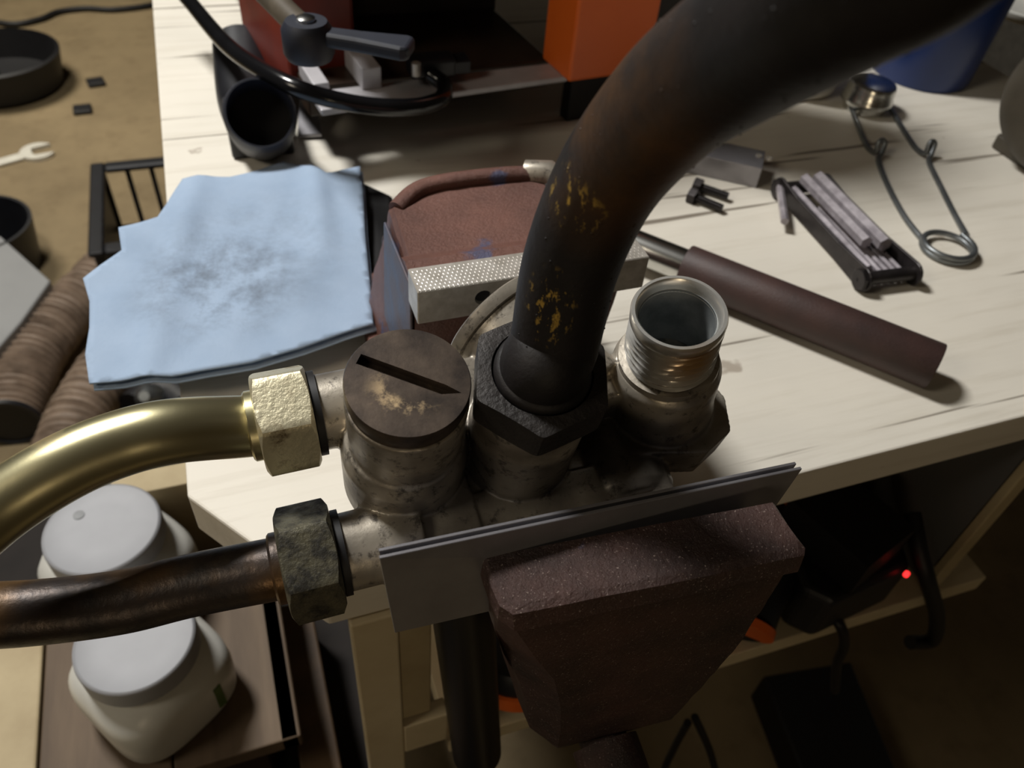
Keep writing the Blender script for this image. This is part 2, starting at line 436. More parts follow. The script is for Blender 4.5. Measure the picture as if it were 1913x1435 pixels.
# slotted plug
plug = sub('slotted_plug', lathe(vm(0,0,0), [(.0150,-.0100),(.0158,-.0090),(.0158,-.0052),(.0162,-.0048),(.0163,-.0006),(.0160,0)], 96), m_plug, valve)
ang = math.radians(-36)
sm_ = vm(.0005, .0012, -.0028) @ Matrix.Rotation(ang, 4, 'Z')
boolean_cut(plug, prism([sm_ @ Vector(p) for p in ((-.0138,-.0016,0),(.0095,-.0016,0),(.0142,.0008,0),(.0095,.0015,0),(-.0138,.0016,0))], U*.006))
plug.data.polygons.foreach_set('use_smooth', [True]*len(plug.data.polygons)); plug.data.set_sharp_from_angle(angle=math.radians(30))
tag(plug, 'round dark plug cap with a milled screwdriver slot')
# threaded open port
pm_ = frame(pb, port_ax)
tr = .0140
sub('port_thread', threads(pm_, tr, .0265, .0425, .0026, .0016), m_thread, valve, smooth=True, sharp=60)
tag(sub('port_rim', lathe_closed(pm_, [(.0133,.0425),(.0138,.0432),(.0139,.0462),(.0135,.0470),(.0126,.0470),(.0119,.0462),(.0117,.0445),(.0113,.0435),(.0111,.0425)], 72), m_thread, valve, smooth=True), 'bright open threaded rim')
sub('port_neck', lathe(pm_, [(.0156,.0236),(.0154,.0258),(.0130,.0262),(.0130,.028)], 72), m_cast, valve, smooth=True)
sub('port_bore', lathe_closed(pm_, [(.01115,.0435),(.01115,.020),(.0001,.020),(.0001,.0195),(.0118,.0195),(.0118,.0435)], 64), m_bore, valve, smooth=True)
# hollow the thread core
for nm in ('port_thread', 'cast_body', 'port_neck'):
    o_ = bpy.data.objects[nm]
    boolean_cut(o_, lathe(pm_, [(.01125, .020), (.01125, .06)], 48))
    o_.data.polygons.foreach_set('use_smooth', [True]*len(o_.data.polygons)); o_.data.set_sharp_from_angle(angle=math.radians(24 if nm == 'port_thread' else 50))

# ------------------------------------------------------------------ big black tube and its nut
bt = thing('black_metal_tube', TUBE_BASE, 'thick black bent metal tube with brass scratches rising from the hex nut', 'pipe')
nc = W(NC[0], NC[1], 0)
tp = [nc+U*-.008, nc+U*.004, at_d(1036, 640, .2065), at_d(1066, 495, .190), at_d(1133, 340, .172), at_d(1250, 195, .146), at_d(1400, 82, .1235), at_d(1570, -30, .1035), at_d(1740, -140, .092), at_d(1900, -330, .085)]
tp2 = spline(tp, 12)
TR = .01165
def tr_fun(t): return TR
o = obj('tube_wall', tube(tp2, TR, 64, True, tr_fun), m_blacktube, bt, smooth=True)
# grit and drips along the paint
gr = []
random.seed(3)
for i in range(240):
    k = random.randint(14, len(tp2)-8); c = tp2[k]; t = (tp2[k+1]-tp2[k]).normalized()
    x = t.cross(Vector((0,0,1))).normalized(); y = t.cross(x)
    th = random.uniform(0, 2*PI); d = x*math.cos(th)+y*math.sin(th)
    s = random.uniform(.00012, .00035)
    gr.append(lathe(frame(c+d*(TR-s*.3)+t*random.uniform(-.002,.002), d), [(s,0),(s*.7,s*.7),(s*.1,s)], 6))
g = obj('paint_grit', join(*gr), m_blacktube, bt, smooth=True); g['kind'] = 'stuff'
sub('tube_collar', lathe_closed(vm(NC[0],NC[1],0), [(TR-.0005,-.006),(.0131,-.006),(.0131,.0006),(.0129,.0016),(.0123,.0024),(TR-.0003,.0030)], 64), m_blacktube, bt, smooth=True)
nut = hexnut(vm(NC[0],NC[1],-.0115), .0172, .0120, .0137, rot=math.radians(12), chamf=.25)
tag(sub('hex_nut', nut, m_blacknut, bt, smooth=True, sharp=20), 'large sooty black hex nut')

# ------------------------------------------------------------------ left tubes with union nuts
def side_tube(name, label, ctr, pts, rad, mt, mn, nut_label, nlen, ah, rot, depth0):
    base = W(*ctr)
    t = thing(name, base, label, 'pipe')
    m = frame(base, -L, U)
    n_ = sub('union_nut', hexnut(m, ah, nlen, rad+.0004, rot=rot, chamf=.55), mn, t, smooth=True, sharp=24); tag(n_, nut_label)
    sub('sleeve', lathe_closed(frame(base-L*(nlen-.002), -L), [(rad,0),(rad+.0014,0),(rad+.0014,.0042),(rad+.0008,.0048),(rad,.005)], 48), mt, t, smooth=True)
    path = spline([base+L*.004, base-L*.008, base-L*(nlen+.001)] + pts, 12)
    obj('pipe_wall', tube(path, rad, 48), mt, t, smooth=True)
    sub('gap_ring', lathe_closed(frame(base+L*.0026, -L), [(rad,0),(rad+.0037,.0003),(rad+.0037,.0024),(rad,.0026)], 40), m_blackrub, t, smooth=True)  # black ring closing the gap between nut and body
    # thread stub between nut and body
    sub('thread_stub', threads(frame(base+L*.0062, -L), rad+.0019, 0, .0062, .0013, .0006, 48), mn, t, smooth=True, sharp=60)
    return t
side_tube('yellow_zinc_tube', 'shiny yellow zinc plated bent tube on the upper left of the valve', (-.0238,.0155,-.035),
    [at_d(329, 805, .2165), at_d(225, 829, .2110), at_d(120, 873, .206), at_d(0, 948, .201), at_d(-120, 1048, .194), at_d(-300, 1200, .186), at_d(-520, 1380, .18)], .0089, m_gold, m_goldnut, 'pale yellow zinc union nut', .0155, .0142, math.radians(22), 0)
side_tube('tarnished_pipe', 'dark tarnished brown pipe on the lower left of the valve', (-.0250,-.021,-.0545),
    [at_d(360, 1093, .228), at_d(230, 1124, .2255), at_d(80, 1143, .221), at_d(-40, 1150, .2165), at_d(-180, 1150, .21), at_d(-400, 1145, .202), at_d(-640, 1135, .196)], .0090, m_darkpipe, m_darknut, 'dark pitted union nut', .0155, .0150, math.radians(14), 0)

# ------------------------------------------------------------------ vise
vise = thing('bench_vise', (.14, .12, HB), 'maroon cast iron bench vise with worn blue sides clamping the valve', 'vise')
# front jaw: slices from the top down
def jaw_ring(z, xl, xr, yf, yb, cl=.004, cr=.004, dy=0.0):
    k = -.075
    P = [(xl, yb), (xl-.0005, (yf+yb)/2), (xl, yf+cl), (xl+cl*.8, yf), ((xl+xr)/2, yf-.0003), (xr-cr*.8, yf), (xr, yf+cr), (xr, yb)]
    return [Vector((x, y+(x-xl)*k, z)) for x, y in P]
FJ = [jaw_ring(.8225,.0862,.1692,-.0770,-.0620,.003,.002), jaw_ring(.8215,.0852,.1702,-.0790,-.0617,.003,.002), jaw_ring(.816,.0847,.1703,-.0805,-.0615,.004,.003),
      jaw_ring(.8135,.0858,.1690,-.0785,-.061,.004,.003), jaw_ring(.795,.0885,.170,-.0785,-.060,.009,.004), jaw_ring(.775,.0930,.1710,-.0785,-.056,.014,.006), jaw_ring(.750,.1000,.171,-.0785,-.050,.012,.010),
      jaw_ring(.728,.1045,.170,-.0780,-.040,.010,.012), jaw_ring(.712,.1065,.167,-.0775,-.036,.009,.012), jaw_ring(.703,.1095,.163,-.075,-.036,.008,.010)]
fj = obj('front_jaw', loft(FJ), m_visefront, vise, smooth=True, sharp=28)
sd = fj.modifiers.new('sub', 'SUBSURF'); sd.subdivision_type = 'SIMPLE'; sd.levels = sd.render_levels = 3
tx = bpy.data.textures.new('cast_lumps', 'CLOUDS'); tx.noise_scale = .012
dm = fj.modifiers.new('lumps', 'DISPLACE'); dm.texture = tx; dm.strength = .0012; dm.mid_level = .5
# slide, screw, handle boss
bevel(obj('slide_bar', abox(.108, .158, -.055, .17, .735, .762), m_visefront, vise), .002)
obj('lead_screw', join(tube([(.134,-.12,.700),(.134,-.002,.700)], .009, 24)), m_visefront, vise, smooth=True)
obj('screw_boss', tube([(.134,-.078,.700),(.134,-.095,.696)], .0125, 24), m_visefront, vise, smooth=True)
# rear jaw body
def ring(z, pts, k=1): return [Vector((x, y, z)) for x, y in pts]
zt = .818
RB = [ring(HB+.012, [(.094,.060),(.182,.060),(.184,.150),(.170,.172),(.108,.172),(.096,.150)]),
      ring(.760, [(.098,.066),(.184,.066),(.184,.140),(.168,.160),(.110,.160),(.098,.142)]),
      ring(.795, [(.099,.0625),(.1865,.0625),(.1865,.118),(.170,.137),(.113,.137),(.100,.121)]),
      ring(.812, [(.0985,.0615),(.1875,.0615),(.1865,.112),(.170,.129),(.115,.129),(.101,.115)]),
      ring(.815, [(.1000,.0615),(.1865,.0615),(.1855,.110),(.170,.126),(.116,.126),(.1025,.1125)])]
rb = obj('rear_jaw_body', loft(RB), m_viserear, vise, smooth=True, sharp=25)
sd = rb.modifiers.new('sub', 'SUBSURF'); sd.subdivision_type = 'SIMPLE'; sd.levels = sd.render_levels = 3
dm = rb.modifiers.new('lumps', 'DISPLACE'); dm.texture = tx; dm.strength = .0015; dm.mid_level = .5
bevel(obj('side_plate', prism([(.0982,.064,.733),(.0982,.118,.733),(.0995,.113,.808),(.0985,.064,.812)], (-.0012,0,0)), m_viseblue, vise), .0005)
# raised brow behind the insert and rear ridge
obj('jaw_brow', prism([(.0975,.060,.815),(.0975,.072,.8175),(.0975,.078,.815)], (.0905,0,0)), m_viserear, vise)
bw = obj('anvil_ridge', tube(spline([(.104,.1125,.813),(.118,.1225,.8155),(.145,.1245,.816),(.170,.1225,.815),(.180,.113,.812)], 8), .0042, 14), m_viserear, vise, smooth=True)
obj('rear_horn', tube([(.166,.126,.815),(.174,.121,.817),(.182,.113,.812)], .006, 20), m_cast, vise, smooth=True)
# steel jaw insert with knurled top strip
ins = obj('jaw_insert', abox(.0960, .1872, .0468, .0610, .8075, .8225), m_steel, vise); bevel(ins, .0004, 1)
im = frame((.121,.0469,.815), (0,-1,0))
boolean_cut(ins, tube([(.1205,.04,.8155),(.1205,.050,.8155)], .0032, 24))
sub('screw_hole', tube([(.1205,.0495,.8155),(.1205,.0485,.8155)], .0029, 20), m_blackpl, ins)
# diamond knurl: small pyramids on the top face
kv, kf = [], []
px, py = .00175, .00175
nx, ny = int(.0905/px), int(.0130/py)
for i in range(nx):
    for j in range(ny):
        cx_, cy_ = .0964+px*(i+.5+(.5 if j % 2 else 0)), .0473+py*(j+.5)
        if cx_+px/2 > .187: continue
        k = len(kv); z = .8224
        kv += [(cx_-px*.48,cy_,z),(cx_,cy_-py*.75,z),(cx_+px*.48,cy_,z),(cx_,cy_+py*.75,z),(cx_,cy_,z+.00022)]
        kf += [(k,k+1,k+4),(k+1,k+2,k+4),(k+2,k+3,k+4),(k+3,k,k+4)]
kn = obj('knurling', (kv, kf), m_steel, ins); kn['kind'] = 'stuff'
# base on the bench
bevel(obj('swivel_base', join(lathe(Matrix.Translation((.142,.125,HB)), [(.048,0),(.048,.006),(.043,.012),(.036,.014)], 48)), m_viserear, vise, smooth=True), .0008)
bevel(obj('base_lug', prism([(.090,.120,HB),(.093,.170,HB),(.108,.182,HB),(.12,.16,HB),(.12,.115,HB)], (0,0,.012)), m_viserear, vise), .0015)
bevel(obj('base_lug', prism([(.165,.115,HB),(.2,.12,HB),(.2,.15,HB),(.165,.16,HB)], (0,0,.012)), m_viserear, vise), .0015)
bevel(obj('front_neck', abox(.115, .16, .012, .07, HB, .735), m_viserear, vise), .0015)
bevel(obj('screw_housing', abox(.120, .150, -.03, -.001, .685, .735), m_visefront, vise), .0015)

# ------------------------------------------------------------------ sheet plates between front jaw and valve
A0 = at_y(709, 1044, -.0615); A1 = at_y(1499, 876, -.0615)
dn0 = (at_y(738, 1183, -.0635)-A0); dn1 = (at_y(1449, 947, -.0635)-A1)
dnx = Vector((0, -.001, -1)).normalized()
def plate(y, name, label, grp, dz=0.0, e0=0.0, e1=0.0):
    off = Vector((0, y, dz)); hgt = dn0.length
    B0 = A0 + dn0; ex = (A1-A0).normalized()
    B1 = A1 + dn1.normalized()*hgt
    q = [A0+ex*e0+off, A1-ex*e1+off, B1-ex*e1+off, B0+ex*e0+off]
    p = obj(name, prism(q, (0, .0010, 0)), m_sheet); bevel(p, .00015, 1)
    return tag(p, label, 'metal plate', None)
plate(0, 'clamp_plate', 'thin grey sheet metal plate resting against the front vise jaw', None)
plate(.0020, 'clamp_plate', 'thin grey sheet metal plate, the rear one of the pair, beside the valve', None, 0.0, .0003, .0006)

# ------------------------------------------------------------------ blue shop towel
TZ = .737
outl = [(340,332),(430,331),(480,322),(530,308),(570,318),(610,330),(640,318),(672,308),(678,360),(681,430),(690,520),(697,605),(640,622),(560,650),(470,676),(320,703),(165,712),(158,660),(166,610),(166,560),(155,520),(190,495),(228,470),(223,430),(262,420),(296,410),(318,370)]
op = [at_z(u, v, TZ) for u, v in outl]
pts = []
for i in range(len(op)):
    p, q = op[i], op[(i+1) % len(op)]; k = max(1, int((q-p).length/.004))
    for j in range(k): pts.append(p.lerp(q, j/k))
nb = len(pts); pts2 = [Vector((p.x, p.y)) for p in pts]
def inside(x, y):
    c = False; n = len(op)
    for i in range(n):
        x1, y1, x2, y2 = op[i].x, op[i].y, op[i-1].x, op[i-1].y
        if (y1 > y) != (y2 > y) and x < (x2-x1)*(y-y1)/(y2-y1)+x1: c = not c
    return c
def dedge(x, y):
    best = 9
    for p in pts2:
        d = math.hypot(p.x-x, p.y-y)
        if d < best: best = d
    return best
xs = [p.x for p in pts2]; ys = [p.y for p in pts2]
inn = []
yy = min(ys)
while yy < max(ys):
    xx = min(xs)
    while xx < max(xs):
        if inside(xx, yy) and dedge(xx, yy) > .0018: inn.append(Vector((xx, yy)))
        xx += .003
    yy += .003
allp = pts2 + inn
res = delaunay_2d_cdt(allp, [(i, (i+1) % nb) for i in range(nb)], [list(range(nb))], 1, 1e-7)
tv, tf = res[0], res[2]
def towel_z(x, y):
    n1 = noise.noise(Vector((x*16, y*16, 1.7)))*.0035 + noise.noise(Vector((x*45, y*45, 4.2)))*.0010
    fold = .0035*math.exp(-((x-.082-.12*(y-.2))/.007)**2)*max(0, min(1, (y-.17)/.06))
    fold2 = .0025*math.exp(-((x+.004-.2*(y-.15))/.008)**2)
    return n1+fold+fold2
def towel_layer(off, dz):
    v = [Vector((p.x+off[0], p.y+off[1], TZ+dz+towel_z(p.x, p.y))) for p in tv]
    return v, [tuple(f) for f in tf]
b = MB('blue_paper_towel')
tcx = at_z(400, 540, TZ); tcx2 = at_z(480, 470, TZ)
towel_org = Vector((.04, .18, TZ-.004))
col = b.ramp(b.noise(40, 5), [(.3, lin((156, 175, 199))), (.7, lin((145, 165, 190)))])
sp = b.mask(b.noise(45, 8, .75), .42, .68)
zone = b.near(tcx-towel_org, .008, .050); zone2 = b.near(tcx2-towel_org, .01, .07)
f = b.math('MULTIPLY', sp, b.math('MINIMUM', b.math('ADD', b.math('MULTIPLY', zone, .75), b.math('MULTIPLY', zone2, .45)), .8))
col = b.mix(f, col, lin((84, 90, 98)))
b.bump(b.noise(700, 3), .25, .0006)
m_towel = b.out(col, .9)
tw = obj('shop_towel', towel_layer((0,0), 0), m_towel, smooth=True, sharp=70, origin=towel_org)
so = tw.modifiers.new('thick', 'SOLIDIFY'); so.thickness = .0009
tag(tw, 'folded pale blue paper shop towel with a grey oil smudge beside the vise', 'towel')
l2 = obj('under_fold', towel_layer((.0012,-.0016), -.0030), m_towel, tw, smooth=True, sharp=70)
so = l2.modifiers.new('thick', 'SOLIDIFY'); so.thickness = .0009
# black block added in place of the shade beside the towel
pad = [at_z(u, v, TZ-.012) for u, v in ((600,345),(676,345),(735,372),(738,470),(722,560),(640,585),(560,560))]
pb2 = obj('towel_shade_block', prism([Vector((p.x, p.y, TZ-.009)) for p in pad], (0,0,-(TZ-.009-HB))), m_blackrub)
bevel(pb2, .003); tag(pb2, 'low black block standing in for the shade beside the blue towel', 'pad')

# ------------------------------------------------------------------ rod with foam grip behind the open port
zr = HB+.0125
g0 = at_z(1279, 497, zr); g1 = at_z(1748, 685, zr)
ax = (g1-g0).normalized()
rodt = thing('grip_handle', ((g0.x+g1.x)/2, (g0.y+g1.y)/2, HB), 'dark brown foam gripped handle with bright shaft lying across the bench behind the port', 'handle')
obj('foam_grip', lathe_closed(frame(g0, ax), [(.009,0),(.0122,0),(.0125,.0006),(.0125,(g1-g0).length-.0006),(.0121,(g1-g0).length),(.0098,(g1-g0).length),(.0094,(g1-g0).length-.003),(.009,(g1-g0).length-.004)], 64), m_grip, rodt, smooth=True)
tag(obj('shaft', cyl(g0-ax*.075, g1-ax*.004, .0096, 40), m_chrome, rodt, smooth=True), 'bright polished steel shaft')

# ------------------------------------------------------------------ small parts on the bench
def P(u, v, h=0.0): return at_z(u, v, HB+h)
# steel angle piece
k = thing('steel_block', P(1355, 330), 'small bright machined metal block beside the two bolts', 'metal block')
hb = .013
q = [P(1268, 322, hb), P(1310, 276, hb), P(1422, 297, hb), P(1421, 326, hb), P(1300, 303, hb)]
e0, e1 = P(1262, 318), P(1412, 352)
exx = (e1-e0).normalized(); eyy = Vector((-exx.y, exx.x, 0))
mb = frame(e0, (0,0,1), exx)
Lb = (e1-e0).length
bevel(obj('block_body', prism([e0, e1, e1+eyy*.026, e0+eyy*.026], (0,0,.015)), m_sheet, k), .0005)
for du in (.058, .066):
    sub('screw_mark', lathe(frame(e0+exx*du*.9+eyy*.017+Vector((0,0,.015)), (0,0,1)), [(.0022,-.001),(.0022,.0006),(.0012,.0007),(.0012,-.0002)], 16), m_steel, k)
# two bolts
for i, (a0, a1) in enumerate((((1303, 347), (1358, 366)), ((1294, 366), (1347, 388)))):
    r = .0028; A = P(*a0, r+.001); B = P(*a1, r+.001); d = (B-A).normalized()
    lab = ['short dark bolt by the metal block, the farther of the pair', 'short dark bolt nearest the thick black tube'][i]
    t = thing('bolt', Vector((A.x, A.y, HB)), lab, 'bolt')
    bh = obj('bolt_head', hexnut(frame(A-d*.0025, d), .0050, .0055, .0012, chamf=.4, seg=48), m_hexframe, t, smooth=True, sharp=25)
    obj('bolt_shank', threads(frame(A+d*.0028, d), r, 0, (B-A).length-.002, .0011, .0005, 24), m_hexframe, t, smooth=True, sharp=60)

# folding hex key set
hx0, hx1 = P(1502, 345, .009), P(1662, 512, .009)
d = (hx1-hx0).normalized(); s = Vector((d.y, -d.x, 0))          # s points towards lower-left edge side
hk = thing('folding_hex_key_set', Vector(((hx0.x+hx1.x)/2, (hx0.y+hx1.y)/2, HB)), 'dark steel folding hex key set lying between grip handle and spring clip', 'hex keys')
Lh = (hx1-hx0).length; Hh = .015
def hp(l, w_, h): return hx0 + d*l + s*w_ + Vector((0,0,h-.009))
for sd_, nm in ((-.0165, 0), (.0165, 1)):
    pr_ = []
    n = 40
    for i in range(9):
        t = PI/2+PI*i/8; pr_.append((.0 + .0075*math.cos(t), .0075+.0075*math.sin(t)))
    pr_ += [(.02, .002), (Lh-.03, .002)]
    for i in range(9):
        t = -PI/2+PI*i/8; pr_.append((Lh + .0075*math.cos(t), .0075+.0075*math.sin(t)))
    pr_ += [(Lh-.03, .013), (.02, .013)]
    q = [hp(l, sd_, h) for l, h in pr_]
    bevel(obj('side_plate', prism(q, s*(.0018 if sd_ > 0 else -.0018)), m_hexframe, hk), .0003, 1)
for l in (0, Lh):
    obj('pivot_bolt', cyl(hp(l, -.021, .0075), hp(l, .021, .0075), .0042, 20), m_hexframe, hk, smooth=True)
    obj('pivot_nut', hexnut(frame(hp(l, .0183, .0075), s), .006, .003, .001, seg=48), m_hexframe, hk, smooth=True, sharp=25)
def hexrod(a_, b_, r, par, nm='hex_key'):
    z = (b_-a_).normalized(); m = frame(a_, z, (0,0,1)); v, f = lathe(m, [(r,0),(r,(b_-a_).length)], 6)
    return obj(nm, (v, f), m_hex, par)
for w_, r, l1 in ((-.0075, .0048, .80), (.0030, .0040, .76)):
    hexrod(hp(.002, w_, .0150), hp(Lh*l1, w_, .0150), r, hk)
hexrod(hp(.004, .0100, .009), hp(Lh*.93, .0100, .009), .0026, hk)
for j in range(6):
    w_ = -.0125+j*.0048; hexrod(hp(Lh*.25, w_, .0058+(j % 2)*.001), hp(Lh-.001, w_, .0062), .0019, hk)
hexrod(hp(.002, .020, .010), P(1466, 414, .008), .0026, hk)

# spring clip
cl = thing('wire_spring_clip', P(1700, 380), 'grey wire spring clip with a double coil ring, lying at the right', 'clip')
wr = .0019
ctr = P(1771, 461, wr+.002); rx = (P(1817, 468, wr)-P(1725, 452, wr)).length/2
def ringpt(t, h): return Vector((ctr.x+rx*math.cos(t), ctr.y+rx*math.sin(t), HB+h))
left = [P(1589, 196, .004), P(1598, 222, .003), P(1612, 258, wr), P(1623, 278, wr), P(1636, 284, .004), P(1641, 268, .010), P(1648, 262, .012), P(1653, 268, .010), P(1646, 288, .004), P(1641, 302, wr), P(1660, 350, wr), P(1690, 405, wr), P(1722, 446, wr)]
right = [P(1662, 200, .004), P(1675, 222, .003), P(1700, 262, wr), P(1714, 280, wr), P(1729, 286, .004), P(1736, 270, .010), P(1742, 264, .012), P(1746, 270, .010), P(1739, 290, .004), P(1736, 304, wr), P(1758, 350, wr), P(1783, 400, wr), P(1806, 440, .004)]
ths = math.atan2(left[-1].y-ctr.y, left[-1].x-ctr.x)
the = math.atan2(right[-1].y-ctr.y, right[-1].x-ctr.x)
tot = (the-ths) % (2*PI) + 2*PI
coil = [ringpt(ths+tot*i/48, wr+.0046*i/48) for i in range(1, 49)]
path = spline(left, 6) + coil + list(reversed(spline(right, 6)))
obj('wire', tube(path, wr, 12), m_wire, cl, smooth=True)
# silver cap
cc = P(1612, 203)
cp = thing('silver_cap', cc, 'small polished silver metal cap at the upper end of the spring clip', 'cap')
R_ = .0205
obj('cap_shell', lathe(Matrix.Translation(cc+Vector((0,0,.0062))), [(R_*.96,0),(R_,.001),(R_,.004),(R_*.95,.0055),(R_*.93,.013),(R_*.89,.0155),(R_*.8,.0165)], 48), m_chrome, cp, smooth=True)
obj('cap_rim', lathe_closed(Matrix.Translation(cc+Vector((0,0,0))), [(R_*.5,.0),(R_*.8,.0),(R_*.8,.0062),(R_*.5,.0062)], 40), m_chrome, cp, smooth=True)

# blue cup
bc = at_z(1716, 136, HB)
cup = thing('blue_cup', bc, 'bright blue plastic cup standing at the back right of the bench', 'cup')
obj('cup_wall', lathe_closed(Matrix.Translation(bc), [(.001,0),(.041,0),(.0425,.003),(.047,.11),(.0455,.11),(.041,.006),(.001,.005)], 64), m_blue, cup, smooth=True)
obj('cup_lip', lathe_closed(Matrix.Translation(bc+Vector((0,0,.11))), [(.0455,0),(.0475,-.001),(.0485,.001),(.0475,.003),(.0455,.002)], 64), m_blue, cup, smooth=True)
# pale cup behind the tube
wc = at_z(1482, 158, HB)
c2 = thing('pale_cup', wc, 'pale cream round pot partly hidden behind the thick black tube', 'cup')
obj('cup_wall', lathe_closed(Matrix.Translation(wc), [(.001,0),(.028,0),(.033,.004),(.036,.045),(.0345,.045),(.031,.006),(.001,.005)], 48), m_whitepl, c2, smooth=True)
# white dish at upper right corner
dc = at_z(1912, 30, HB)
d3 = thing('white_dish', dc, 'white round dish at the far upper right corner of the bench', 'dish')
obj('dish_wall', lathe_closed(Matrix.Translation(dc), [(.001,0),(.030,0),(.036,.005),(.038,.010),(.036,.011),(.034,.006),(.001,.004)], 48), m_whitepl, d3, smooth=True)
# clear glass bottle in front of the grey column
gb = at_z(1248, 90, HB)
gk = thing('small_white_bottle', gb, 'slim white bottle standing behind the tube beside the orange machine', 'bottle')
obj('bottle_body', lathe(Matrix.Translation(gb), [(.013,0),(.0145,.003),(.0145,.07),(.007,.082),(.007,.095)], 32), m_whitepl, gk, smooth=True)
obj('bottle_cap', lathe(Matrix.Translation(gb+Vector((0,0,.095))), [(.0085,0),(.0085,.014),(.007,.015)], 24), m_darkbox, gk, smooth=True)

# motor housing at right edge
mc = at_z(1968, 318, HB)
mh = thing('motor_housing', mc, 'large dark round motor housing at the right edge of the photo', 'motor')
obj('housing', tube([mc+Vector((-.02,-.012,.058)), mc+Vector((.10,.06,.058))], .056, 64), m_cast_dark, mh, smooth=True)
obj('end_bell', lathe(frame(mc+Vector((-.02,-.012,.058)), Vector((-.85,-.5,0))), [(.056,0),(.054,.006),(.046,.013),(.03,.016),(.012,.017)], 64), m_cast_dark, mh, smooth=True)
bevel(obj('foot', boxd(Matrix.Translation(mc+Vector((.02,.005,0))), .09, .07, .012), m_cast_dark, mh), .002)
obj('terminal_screw', cyl(mc+Vector((-.035,.028,.085)), mc+Vector((-.045,.022,.09)), .005, 12), m_redbrown, mh, smooth=True)

# ------------------------------------------------------------------ orange machine at the back of the bench
rz = HB+.045
mo = thing('orange_saw_machine', at_z(840, 120, HB), 'orange and black bench machine with a white rail at the back of the bench', 'machine')
r0, r1 = at_z(600, 206, rz), at_z(1062, 142, rz)
rx_ = (r1-r0).normalized(); ry_ = Vector((-rx_.y, rx_.x, 0))
bevel(obj('white_rail', prism([r0, r1, r1+ry_*.022, r0+ry_*.026], (0,0,-.004)), m_white, mo), .0008)
bevel(obj('rail_bracket', prism([r0+ry_*.014, r0+rx_*.010+ry_*.014, r0+rx_*.010+ry_*.05, r0+ry_*.05], (0,0,.010)), m_white, mo), .0008)
bevel(obj('rail_bracket', prism([r0+rx_*.032+ry_*.018, r0+rx_*.045+ry_*.018, r0+rx_*.045+ry_*.055, r0+rx_*.032+ry_*.055], (0,0,.014)), m_white, mo), .0008)
o0 = at_z(1062, 155, rz); 
wv = rx_*.064; 
bevel(obj('orange_column', prism([o0, o0+wv, o0+wv+ry_*.04, o0+ry_*.04], (0,0,.22)), m_orange, mo), .002)
bevel(obj('column_foot', prism([o0+rx_*.02+ry_*.028, o0+rx_*.06+ry_*.028, o0+rx_*.06+ry_*.04, o0+rx_*.02+ry_*.04], (0,0,-.045)), m_blackpl, mo), .001)
bevel(obj('dark_table', prism([r0+ry_*.032, r1+ry_*.028, r1+ry_*.35, r0+ry_*.35], (0,0,-.02)), simple('dark_brown_table', (58, 44, 34), .4, .1), mo), .001)
bevel(obj('machine_foot', prism([r0+rx_*.01+ry_*.09, r0+rx_*.06+ry_*.09, r0+rx_*.06+ry_*.15, r0+rx_*.01+ry_*.15], (0,0,-.045)), m_blackpl, mo), .001)
bevel(obj('back_panel', prism([r0+ry_*.14+rx_*.01, r1+ry_*.12, r1+ry_*.16, r0+ry_*.18+rx_*.01], (0,0,.2)), m_darkbox, mo), .001)
bevel(obj('unseen_shade_block', prism([r0+ry_*.028-rx_*.01, r1+ry_*.028+rx_*.05, r1+ry_*.3+rx_*.05, r0+ry_*.3], (0,0,-.1)), m_blackpl, mo), .004)  # unseen block added over the rail to shade the bench
hd = bpy.data.objects['unseen_shade_block']; hd.data.transform(Matrix.Translation((0,0,.20)))
q0 = o0+wv+rx_*.001+ry_*.01
bevel(obj('grey_column', prism([q0, q0+rx_*.05, q0+rx_*.05+ry_*.05, q0+ry_*.05], (0,0,.2)), m_darkbox, mo), .002)
# red side body, lever
s0 = at_z(548, 176, HB+.03)
bevel(obj('red_side_body', prism([s0, s0+rx_*.045, s0+rx_*.038+ry_*.08, s0-rx_*.014+ry_*.08], (0,0,.085)), m_redbrown, mo), .003)
hz = HB+.118
h0 = at_z(574, 62, hz)
hubo = obj('lever_hub', lathe(Matrix.Translation(h0-Vector((0,0,.012))), [(.011,0),(.0125,.003),(.0125,.014),(.010,.018),(.006,.018)], 40), m_navypl, mo, smooth=True)
obj('hub_screw', lathe(Matrix.Translation(h0+Vector((0,0,.0055))), [(.0045,0),(.0045,.002),(.003,.0028)], 16), m_chrome, hubo, smooth=True)
h1 = at_z(770, 90, hz)
lv = (h1-h0)
ly = Vector((-lv.y, lv.x, 0)).normalized(); lx = lv.normalized()
bevel(obj('lever_arm', loft([[c_+ly*w_-Vector((0,0,.004)), c_-ly*w_-Vector((0,0,.004)), c_-ly*w_+Vector((0,0,.003)), c_+ly*w_+Vector((0,0,.003))] for c_, w_ in ((h0+lx*.008, .0055), (h0+lv*.5, .0062), (h1-lx*.004, .0088), (h1, .0070))]), m_navypl, mo), .0022, 3)
h2 = at_z(480, -30, hz)
obj('lever_arm', tube(spline([h0+(h2-h0)*.1, h0+(h2-h0)*.5, h2], 6), .0065, 20), simple('grey_lever', (86, 78, 66), .45), mo, smooth=True)
